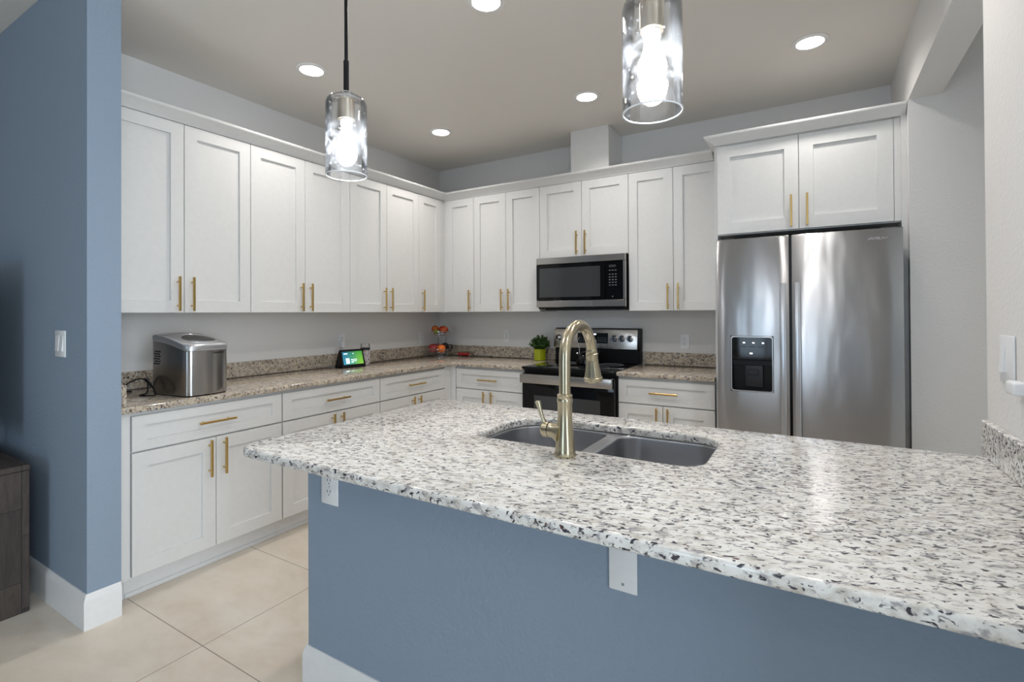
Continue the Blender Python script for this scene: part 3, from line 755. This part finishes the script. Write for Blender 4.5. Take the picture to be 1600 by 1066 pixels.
def scr(y, z, d): return (.05 - z*tilt + d, y, z)     # point on the tilted face
hw, hh = .104, .138
rings = []
for y in (-hw, hw): rings.append([(.052, y, .0), (.056, y, .006), scr(y, hh, .004), scr(y, hh+.004, -.002), (-.004, y, hh*.93), (-.055, y, .01), (-.052, y, 0)])
g.loft(rings); obj('housing', g, M['black'], t, True)
g = G(); g.loft([[scr(-.09, .018, .0062), scr(.09, .018, .0062), scr(.09, .126, .0062), scr(-.09, .126, .0062)], [scr(-.09, .018, .0072), scr(.09, .018, .0072), scr(.09, .126, .0072), scr(-.09, .126, .0072)]]); s_ = obj('screen', g, M['screen'], t, True)
g = G()
def ui(y0, y1, z0, z1): g.loft([[scr(y0, z0, .0072), scr(y1, z0, .0072), scr(y1, z1, .0072), scr(y0, z1, .0072)], [scr(y0, z0, .0076), scr(y1, z0, .0076), scr(y1, z1, .0076), scr(y0, z1, .0076)]])
ui(-.078, -.045, .106, .114); ui(-.065, -.035, .035, .075); ui(-.02, .035, .062, .066); ui(-.02, .03, .050, .054); ui(-.02, .0, .040, .044); ui(.0, .012, .108, .112)
obj('screen_icons', g, M['ui_white'], s_, True)
g = G(); g.tube([(.07+.035*math.cos(a/3.0)*(1-.02*a)+.06, -1.50+.04*math.sin(a/3.0)*(1-.02*a), .9175+.0006*a) for a in range(40)], .0022, 6)
tag(obj('coiled_cable', g, M['greymark']), 'coiled grey cable lying on the counter left of the smart display', 'cable')

# ------------------------------------------------------------------ candle jar
JX, JY = .150, -1.165
t = thing('candle_jar', 'tall lidded candle jar with pale floral label behind the smart display', 'jar', (JX, JY, .9147))
def jarmat():
    t = NT('floral_label'); v = t.coord(); n = t.noise(v, 55, 3, .6)
    t.base(t.ramp(n, [(.42, srgb(205, 202, 206)), (.56, srgb(196, 190, 192)), (.6, srgb(150, 96, 92)), (.68, srgb(80, 60, 64))])); t.set(Roughness=.3); return t.m
g = G(); g.lathe([(0, .0), (.036, .0), (.039, .004), (.039, .118), (.037, .124), (0, .124)], (JX, JY, .9147), 32, False); obj('jar_body', g, jarmat(), t)
g = G(); g.lathe([(0, .1242), (.038, .1242), (.038, .142), (0, .142)], (JX, JY, .9147), 32, False); l_ = obj('lid_band', g, M['greydark'], t)
g = G(); g.lathe([(.040, .142), (.041, .146), (.037, .150), (.037, .170), (.033, .177), (0, .179)], (JX, JY, .9147), 32, False); obj('lid', g, M['clear'], t)

# ------------------------------------------------------------------ fruit basket
BX, BY = .190, -.225
t = thing('fruit_basket', 'two-tier wire fruit basket standing in the counter corner', 'fruit basket', (BX, BY, .9147))
def wirebowl(R, z0, z1, name):
    g = G(); n = 48
    ring = lambda r, z, w: g.tube([(BX+r*math.cos(2*PI*i/n), BY+r*math.sin(2*PI*i/n), z) for i in range(n)], w, 6, closed=True)
    ring(R, z1, .003); ring(R*.82, z0+(z1-z0)*.42, .0016); ring(R*.45, z0, .0022)
    for k in range(20):
        a = 2*PI*k/20; P = []
        for j in range(7):
            u = j/6; r = R*(.45+.55*math.sin(u*PI/2)); P.append((BX+r*math.cos(a), BY+r*math.sin(a), z0+(z1-z0)*(1-math.cos(u*PI/2))))
        g.tube(P, .0013, 5)
    for k in range(5): g.tube([(BX-R*.45+.001, BY+(k-2)*.018, z0), (BX+R*.45-.001, BY+(k-2)*.018, z0)] if abs(k-2) < 1 else [(BX-R*.38, BY+(k-2)*.018, z0), (BX+R*.38, BY+(k-2)*.018, z0)], .0012, 5)
    return obj(name, g, M['chrome'], t)
wirebowl(.135, .940, .992, 'lower_bowl'); wirebowl(.098, 1.120, 1.162, 'upper_bowl')
g = G()
for s in (-1, 1):
    g.tube([(BX+s*.045, BY+.02, .94), (BX+s*.045, BY+.02, 1.122)], .003, 8)
obj('upright', g, M['chrome'], t)
g = G(); g.tube([(BX+.07*math.cos(2*PI*i/40), BY+.07*math.sin(2*PI*i/40), .9177) for i in range(40)], .003, 6, closed=True)
for k in range(4):
    a = PI/4+PI/2*k; g.tube([(BX+.07*math.cos(a), BY+.07*math.sin(a), .918), (BX+.06*math.cos(a), BY+.06*math.sin(a), .94)], .0025, 6)
obj('foot_ring', g, M['chrome'], t)
def skin(name, c1, c2, rough=.35, sc=18):
    m = NT(name); v = m.coord(); n = m.noise(v, sc, 3); m.base(m.ramp(n, [(.38, c1), (.62, c2)])); m.set(Roughness=rough); return m.m
ORG = skin('orange_peel', srgb(236, 120, 18), srgb(222, 98, 10), .42, 40); DOR = skin('tangerine_peel', srgb(206, 108, 30), srgb(180, 84, 24), .42, 30)
MNG = skin('mango_skin', srgb(176, 34, 34), srgb(214, 104, 40), .3, 12); GRN = skin('green_fruit_skin', srgb(150, 158, 48), srgb(110, 128, 36), .35, 20)
DRK = skin('dark_plum_skin', srgb(34, 18, 24), srgb(20, 22, 20), .3, 30); RED = skin('red_apple_skin', srgb(160, 40, 46), srgb(190, 92, 90), .35, 20); STB = skin('strawberry_skin', srgb(190, 32, 30), srgb(160, 20, 22), .35, 60)
M['stem'] = plain('stem_brown', srgb(70, 50, 30), .8); M['leafgreen'] = plain('calyx_green', srgb(60, 110, 40), .6)
def fruit(kind, label, cat, c, r, mat, sc=(1, 1, 1), rot=(0, 0, 0), grp='fruit in the wire basket', stem=True):
    from mathutils import Euler
    tt = thing(kind, label, cat, (c[0], c[1], c[2]-r*sc[2]), 0, grp)
    R_ = Euler(rot).to_matrix(); g = G()
    n = 12; rings = []
    for j in range(1, n):
        ph = PI*j/n; dz = -math.cos(ph); dent = .10*math.exp(-((ph-PI)/.35)**2)+.05*math.exp(-(ph/.3)**2)
        rings.append([tuple(Vector(c)+R_@Vector((r*sc[0]*math.sin(ph)*math.cos(2*PI*i/20), r*sc[1]*math.sin(ph)*math.sin(2*PI*i/20), r*sc[2]*(dz*(1-dent))))) for i in range(20)])
    g.loft(rings); obj('skin', g, mat, tt, ang=80)
    if stem:
        g = G(); p = R_@Vector((0, 0, r*sc[2]*.86)); q = R_@Vector((.002, 0, r*sc[2]*1.04)); g.tube([Vector(c)+p, Vector(c)+q], [.0035, .0025], 8); obj('stem', g, M['stem'], tt)
    return tt
fruit('orange', 'bright orange in the lower tier of the basket, front right', 'orange', (BX+.050, BY-.052, .994), .042, ORG)
fruit('apple', 'large red apple at the front left of the lower basket tier', 'apple', (BX-.056, BY-.052, .996), .044, RED, (1.1, 1, .95), (.3, .5, 0))
fruit('apple', 'red apple behind the larger apple at the left of the lower basket tier', 'apple', (BX-.080, BY+.030, 1.000), .040, RED, (1, 1, .95), (.2, -.3, 0))
fruit('plum', 'dark plum at the right edge of the lower basket tier', 'plum', (BX+.100, BY+.022, 1.006), .033, DRK)
fruit('plum', 'dark plum on top in the middle of the lower basket tier, behind the orange', 'plum', (BX+.030, BY+.030, 1.016), .035, DRK)
fruit('plum', 'dark plum between the apple and the orange in the lower basket tier', 'plum', (BX-.002, BY-.004, .978), .032, DRK)
fruit('plum', 'dark plum lowest at the back of the lower basket tier', 'plum', (BX-.010, BY+.088, 1.002), .030, DRK)
fruit('tangerine', 'dull orange tangerine on the left of the upper basket tier', 'tangerine', (BX-.052, BY-.020, 1.184), .037, DOR)
fruit('mango', 'red and yellow mango on the right of the upper basket tier', 'mango', (BX+.040, BY-.005, 1.182), .040, MNG, (1.25, .95, .9), (0, .15, .3))
fruit('lime', 'yellow green lime at the front of the upper basket tier', 'lime', (BX-.004, BY-.060, 1.158), .026, GRN)
# strawberry tray
TX, TY = .388, -.090
t = thing('berry_tray', 'clear plastic tray of strawberries beside the fruit basket', 'food tray', (TX, TY, .9147))
g = G(); g.loft([[(TX+x, TY+y, .9155) for x, y in rrect(-.068, .068, -.045, .045, .012, 4)], [(TX+x, TY+y, .955) for x, y in rrect(-.078, .078, -.053, .053, .015, 4)], [(TX+x, TY+y, .957) for x, y in rrect(-.081, .081, -.056, .056, .015, 4)]], True, False); obj('tray', g, M['clear'], t)
k = 0
for iy in range(3):
    for ix in range(5):
        x = TX-.053+ix*.0265; y = TY-.030+iy*.030
        s0 = thing('strawberry', 'red strawberry in the clear plastic tray beside the fruit basket', 'strawberry', (x, y, .917), random.uniform(0, 6), 'strawberries in the clear tray')
        g = G(); rg = []
        for rr, zz in ((.004, .001), (.010, .008), (.0132, .018), (.0134, .027), (.011, .035), (.004, .037)): rg.append([(rr*math.cos(2*PI*i/12), rr*math.sin(2*PI*i/12), zz) for i in range(12)])
        g.loft(rg); obj('flesh', g, STB, s0, True)
        g = G()
        for q_ in range(5):
            a = 2*PI*q_/5; g.loft([[(0, 0, .0385), (.005*math.cos(a+.5), .005*math.sin(a+.5), .038), (.012*math.cos(a), .012*math.sin(a), .0385), (.005*math.cos(a-.5), .005*math.sin(a-.5), .038)], [(0, 0, .0395), (.005*math.cos(a+.5), .005*math.sin(a+.5), .039), (.012*math.cos(a), .012*math.sin(a), .039), (.005*math.cos(a-.5), .005*math.sin(a-.5), .039)]])
        obj('calyx', g, M['leafgreen'], s0, True)

# ------------------------------------------------------------------ potted plant
PX, PY = 1.245, -.125
t = thing('potted_plant', 'small bushy green plant in a lime green pot left of the range', 'plant', (PX, PY, .9147))
g = G(); g.lathe([(0, 0), (.048, 0), (.052, .004), (.055, .095), (.056, .102), (.0525, .102), (.051, .092), (0, .092)], (PX, PY, .9147), 40, False); obj('pot', g, M['pot'], t)
g = G(); g.lathe([(0, .0925), (.0505, .0925), (.0, .096)], (PX, PY, .9147), 24, False); obj('soil', g, M['soil'], t)
lm = NT('plant_leaf'); v = lm.coord(); n = lm.noise(v, 60, 2); lm.base(lm.ramp(n, [(.3, srgb(34, 62, 26)), (.5, srgb(58, 92, 38)), (.7, srgb(104, 134, 70))])); lm.set(Roughness=.45)
g = G(); random.seed(3)
def leaf(g, p, d, L, w):
    d = d.normalized(); s = d.cross(Vector((random.uniform(-1, 1), random.uniform(-1, 1), .6))).normalized(); nn = s.cross(d)
    a = [p, p+d*L*.35+s*w+nn*L*.05, p+d*L*.75+s*w*.7+nn*L*.03, p+d*L, p+d*L*.75-s*w*.7+nn*L*.03, p+d*L*.35-s*w+nn*L*.05]
    g.bm.faces.new([g.bm.verts.new(q) for q in a])
stg = G()
for k in range(70):
    u = random.uniform(0, 2*PI); el = math.acos(random.uniform(.0, 1)); d = Vector((math.sin(el)*math.cos(u), math.sin(el)*math.sin(u), math.cos(el)*.95))
    tip = Vector((PX, PY, 1.028)) + Vector((d.x*.092, d.y*.092, d.z*.112))*random.uniform(.75, 1); b0 = Vector((PX+d.x*.025, PY+d.y*.025, 1.006))
    mid = (b0+tip)/2+Vector((0, 0, .012)); P = bez([b0, mid, tip], 5); stg.tube(P, .0011, 4)
    for j, p in enumerate(P[2:]):
        for q_ in range(3):
            dd = (tip-b0).normalized()*.6+Vector((random.uniform(-1, 1), random.uniform(-1, 1), random.uniform(-.5, 1)))*.9
            leaf(g, p, dd, random.uniform(.016, .026), .0052)
# foliage welded by vertex distance must stay separate: build directly
me = bpy.data.meshes.new('foliage'); g.bm.to_mesh(me); g.bm.free(); me.materials.append(lm.m); link('foliage', me, t)
obj('stems', stg, M['leafgreen'], t)

# ------------------------------------------------------------------ kettle on the back of the cooktop
KX, KY, KZ = 1.752, -.26, .9197
t = thing('kettle', 'black kettle with thin silver handle arms at the back of the cooktop', 'kettle', (KX, KY, KZ))
g = G(); g.lathe([(0, 0), (.082, 0), (.088, .006), (.087, .03), (.074, .065), (.05, .088), (.04, .092), (0, .092)], (KX, KY, KZ), 40, False); obj('kettle_body', g, M['blackglass'], t)
g = G(); g.lathe([(.0, .0925), (.036, .0925), (.030, .099), (.008, .102), (.008, .108), (.013, .113), (.009, .120), (0, .121)], (KX, KY, KZ), 24, False); obj('lid', g, M['black'], t)
for s in (-1, 1):
    g = G(); g.tube(bez([(KX+s*.064, KY, KZ+.072), (KX+s*.066, KY, KZ+.12), (KX+s*.078, KY, KZ+.16), (KX+s*.082, KY, KZ+.185), (KX+s*.068, KY, KZ+.21)], 6), .0036, 8)
    g.sphere((KX+s*.078, KY-.01, KZ+.080), .012, seg=12); obj('handle_arm', g, M['chrome'], t)
g = G(); g.tube(bez([(KX+.070, KY-.01, KZ+.06), (KX+.095, KY-.015, KZ+.085), (KX+.115, KY-.02, KZ+.098)], 5), [.016]*5+[.013]*5+[.010], 12); obj('spout', g, M['black'], t)

# ------------------------------------------------------------------ outlets and switches
def plateT(kind, c):
    """local x right, y out of the wall, z up; c = wall point at plate centre"""
    if kind == 'back': return lambda x, y, z: (c[0]+x, c[1]-y, c[2]+z)
    if kind == 'left': return lambda x, y, z: (c[0]+y, c[1]+x, c[2]+z)
    if kind == 'right': return lambda x, y, z: (c[0]-y, c[1]-x, c[2]+z)
def outlet(kind, c, label, w=.035, h=.0575, blank=False):
    T = plateT(kind, c); t = thing('wall_outlet' if not blank else 'blank_wall_plate', label, 'outlet' if not blank else 'wall plate', T(0, 0, -h), 0, 'white outlet plates' if not blank else None)
    g = G(T); g.box(-w, w, .0003, .0055, -h, h, .003, 2); p = obj('cover_plate', g, M['plate'], t)
    g = G(T)
    if blank:
        for z in (-.042, .042): g.box(-.003, .003, .0050, .0062, z-.003, z+.003)
        obj('screw', g, M['screwmetal'], p); return t
    for z in (-.0195, .0195):
        gg = G(T); gg.loft([[(x, .005, zz+z) for x, zz in rrect(-.0165, .0165, -.0135, .0135, .008, 4)], [(x, .0075, zz+z) for x, zz in rrect(-.016, .016, -.013, .013, .008, 4)]]); o = obj('receptacle', gg, M['plate'], p)
        gg = G(T)
        gg.box(-.0085, -.0058, .0073, .0079, z-.0005, z+.0085); gg.box(.0058, .0085, .0073, .0079, z+.0005, z+.0085); gg.box(-.002, .002, .0073, .0079, z-.0095, z-.0055)
        obj('slot', gg, M['slot'], o)
    g.box(-.0022, .0022, .0053, .0062, -.0022, .0022); obj('screw', g, M['screwmetal'], p)
    return t
outlet('left', (0, -1.285, 1.118), 'white outlet plate on the left wall above the smart display')
outlet('left', (0, -.30, 1.100), 'white outlet plate on the left wall behind the fruit basket')
outlet('back', (.822, 0, 1.118), 'white outlet plate on the back wall between fruit basket and potted plant')
outlet('back', (2.477, 0, 1.104), 'white outlet plate on the back wall between range and refrigerator')
outlet('back', (1.908, PWY, .738), 'white outlet on the blue half wall under the peninsula corner', .043, .0625)
outlet('back', (2.960, PWY, .729), 'blank white plate with two screws on the blue half wall', .035, .0605, True)
T = plateT('left', (0, -1.295, 1.095)); g = G(T); g.box(-.014, .014, .0082, .04, -.035, .02, .004, 2); tag(obj('plug_adapter', g, M['plate']), 'white plug adapter in the outlet above the smart display', 'plug')
T = plateT('back', (.412, -3.225, 1.211)); t = thing('light_switch', 'white double rocker switch on the dark blue grey wall at far left', 'light switch', T(0, 0, -.06))
g = G(T); g.box(-.058, .058, .0003, .006, -.0605, .0605, .003, 2); p = obj('cover_plate', g, M['plate'], t)
for s in (-1, 1):
    g = G(T); g.loft([[(s*.023+x, .0055, z) for x, z in ((-.016, -.033), (.016, -.033), (.016, .038), (-.016, .038))], [(s*.023+x, y, z) for x, y, z in ((-.016, .012, -.033), (.016, .012, -.033), (.016, .007, .038), (-.016, .007, .038))]]); obj('rocker', g, M['plate'], p)
T = plateT('right', (XR, -2.298, 1.209)); t = thing('light_switch', 'white rocker dimmer switch on the right wall above the peninsula backsplash', 'light switch', T(0, 0, -.06))
g = G(T); g.box(-.058, .058, .0003, .006, -.064, .064, .003, 2); p = obj('cover_plate', g, M['plate'], t)
g = G(T); g.loft([[(x-.02, .0055, z) for x, z in ((-.017, -.035), (.017, -.035), (.017, .04), (-.017, .04))], [(x-.02, y, z) for x, y, z in ((-.017, .013, -.035), (.017, .013, -.035), (.017, .007, .04), (-.017, .007, .04))]]); obj('rocker', g, M['plate'], p)
T = plateT('right', (XR, -2.410, 1.146)); g = G(T); g.box(-.03, .03, .0005, .028, -.017, .017, .006, 3); tag(obj('plug_in_device', g, M['plate']), 'small white rounded device on the right wall beside the dimmer switch', 'device')

# ------------------------------------------------------------------ downlights and pendants
def downlight(x, y, label, H=H, pw=None):
    t = thing('ceiling_downlight', label, 'ceiling light', (x, y, H-.02), 0, 'recessed ceiling downlights')
    g = G(); g.lathe([(.090, H-.0005), (.090, H-.004), (.078, H-.009), (.068, H-.009), (.066, H-.0005)], (x, y, 0), 40, False); obj('trim_ring', g, M['trim'], t)
    g = G(); g.lathe([(0, H-.006), (.066, H-.006), (.066, H-.001), (0, H-.001)], (x, y, 0), 40, False); obj('lens', g, M['lamp'], t)
    l = bpy.data.lights.new('downlight_lamp', 'AREA'); l.shape = 'DISK'; l.size = .13; l.energy = pw or DLW; l.color = (1, .95, .90); l.spread = math.radians(135)
    o = bpy.data.objects.new('downlight_lamp', l); COL.objects.link(o); o.location = (0, 0, .008); o.parent = t
DLW = 4.3
for x, y, lab in ((.75, -2.14, 'round recessed ceiling light nearest the blue wall end'), (.75, -.90, 'round recessed ceiling light nearest the back left corner'), (2.03, -.90, 'round recessed ceiling light in front of the duct cover'),
                  (2.03, -2.14, 'round recessed ceiling light at the top edge between the pendants'), (3.35, -.90, 'round recessed ceiling light in front of the refrigerator cabinet'), (3.35, -2.14, 'round recessed ceiling light above the right end of the peninsula')):
    downlight(x, y, lab, pw=3.0 if (x, y) == (3.35, -.90) else None)
for x, y, lab in ((1.2, -5.6, 'added unseen round fill downlight left behind the viewpoint'), (3.2, -5.6, 'added unseen round fill downlight right behind the viewpoint'), (1.2, -7.6, 'added unseen round fill downlight left, near the sliding doors'), (3.2, -7.6, 'added unseen round fill downlight right, near the sliding doors')):
    downlight(x, y, lab, H+.055, 2)  # unseen lamps added on the dining side to lift the ambient light
def pendant(x, y, zb, label):
    t = thing('pendant_light', label, 'pendant light', (x, y, H), 0, 'glass pendants over the peninsula')
    zt = zb+.245
    def pp(name, prof, mat, seg=32, par=t, cap=False):
        g = G(); g.lathe([(r, zb+z) for r, z in prof], (x, y, 0), seg, cap); return obj(name, g, mat, par)
    g = G(); g.lathe([(0, H-.001), (.06, H-.001), (.06, H-.012), (.05, H-.022), (.008, H-.024), (0, H-.024)], (x, y, 0), 32, False); obj('canopy', g, M['rodblack'], t)
    g = G(); g.tube([(x, y, H-.02), (x, y, zb+.355)], .0055, 12); g.tube([(x, y, zb+.36), (x, y, zb+.262)], .0085, 12); obj('rod', g, M['rodblack'], t)
    pp('socket', [(0, .24), (.014, .24), (.018, .238), (.026, .236), (.0262, .176), (.024, .174), (0, .174)], M['socket'])
    pp('shade', [(.010, .262), (.019, .261), (.021, .254), (.014, .249), (.03, .247), (.05, .243), (.059, .235), (.0625, .222), (.0625, .0), (.0605, .0), (.0605, .221), (.057, .233)], M['seeded'], 48)
    pp('shade_rim', [(.0600, .0012), (.0600, -.0008), (.0617, -.0018), (.0632, -.0008), (.0632, .0012)], M['rimglass'], 48)
    b = pp('bulb', [(0, .062), (.012, .064), (.022, .070), (.029, .082), (.031, .095), (.029, .108), (.024, .118), (0, .1182)], M['bulb'])
    pp('bulb_neck', [(.0238, .1185), (.0185, .140), (.0165, .155), (.0185, .160), (.0185, .1735), (0, .1735)], M['bulbneck'], par=b)
pendant(2.11, -3.05, 1.772, 'clear seeded glass cylinder pendant on a black rod, the left one')
pendant(3.065, -3.05, 1.768, 'clear seeded glass cylinder pendant cut by the top edge, nearer and right')

# ------------------------------------------------------------------ console and television at far left
t = thing('console_table', 'dark reclaimed wood plank console at the bottom left by the blue grey wall', 'console', (-.55, -3.52, 0))
g = G(); g.box(-1.4, .30, -3.74, -3.302, .0, .6385, .003, 1); obj('cabinet_body', g, M['wood'], t)
g = G(); g.box(-1.402, .302, -3.742, -3.300, .639, .665, .003, 1); obj('tabletop', g, M['wood'], t)
t = thing('television', 'flat black television standing on the dark wood console, outside the left edge', 'television', (-.65, -3.45, .6652))
g = G(); g.box(-1.25, .0, -3.42, -3.39, .76, 1.60, .004, 2); tv = obj('housing', g, M['black'], t)
g = G(); g.box(-1.235, -.015, -3.4212, -3.4198, .775, 1.585); obj('screen', g, M['blackglass'], tv)
for x in (-1.0, -.25):
    g = G(); g.box(x-.015, x+.015, -3.50, -3.33, .6655, .675, .003, 1); g.box(x-.012, x+.012, -3.413, -3.397, .673, .77, .002, 1); obj('foot', g, M['black'], t)
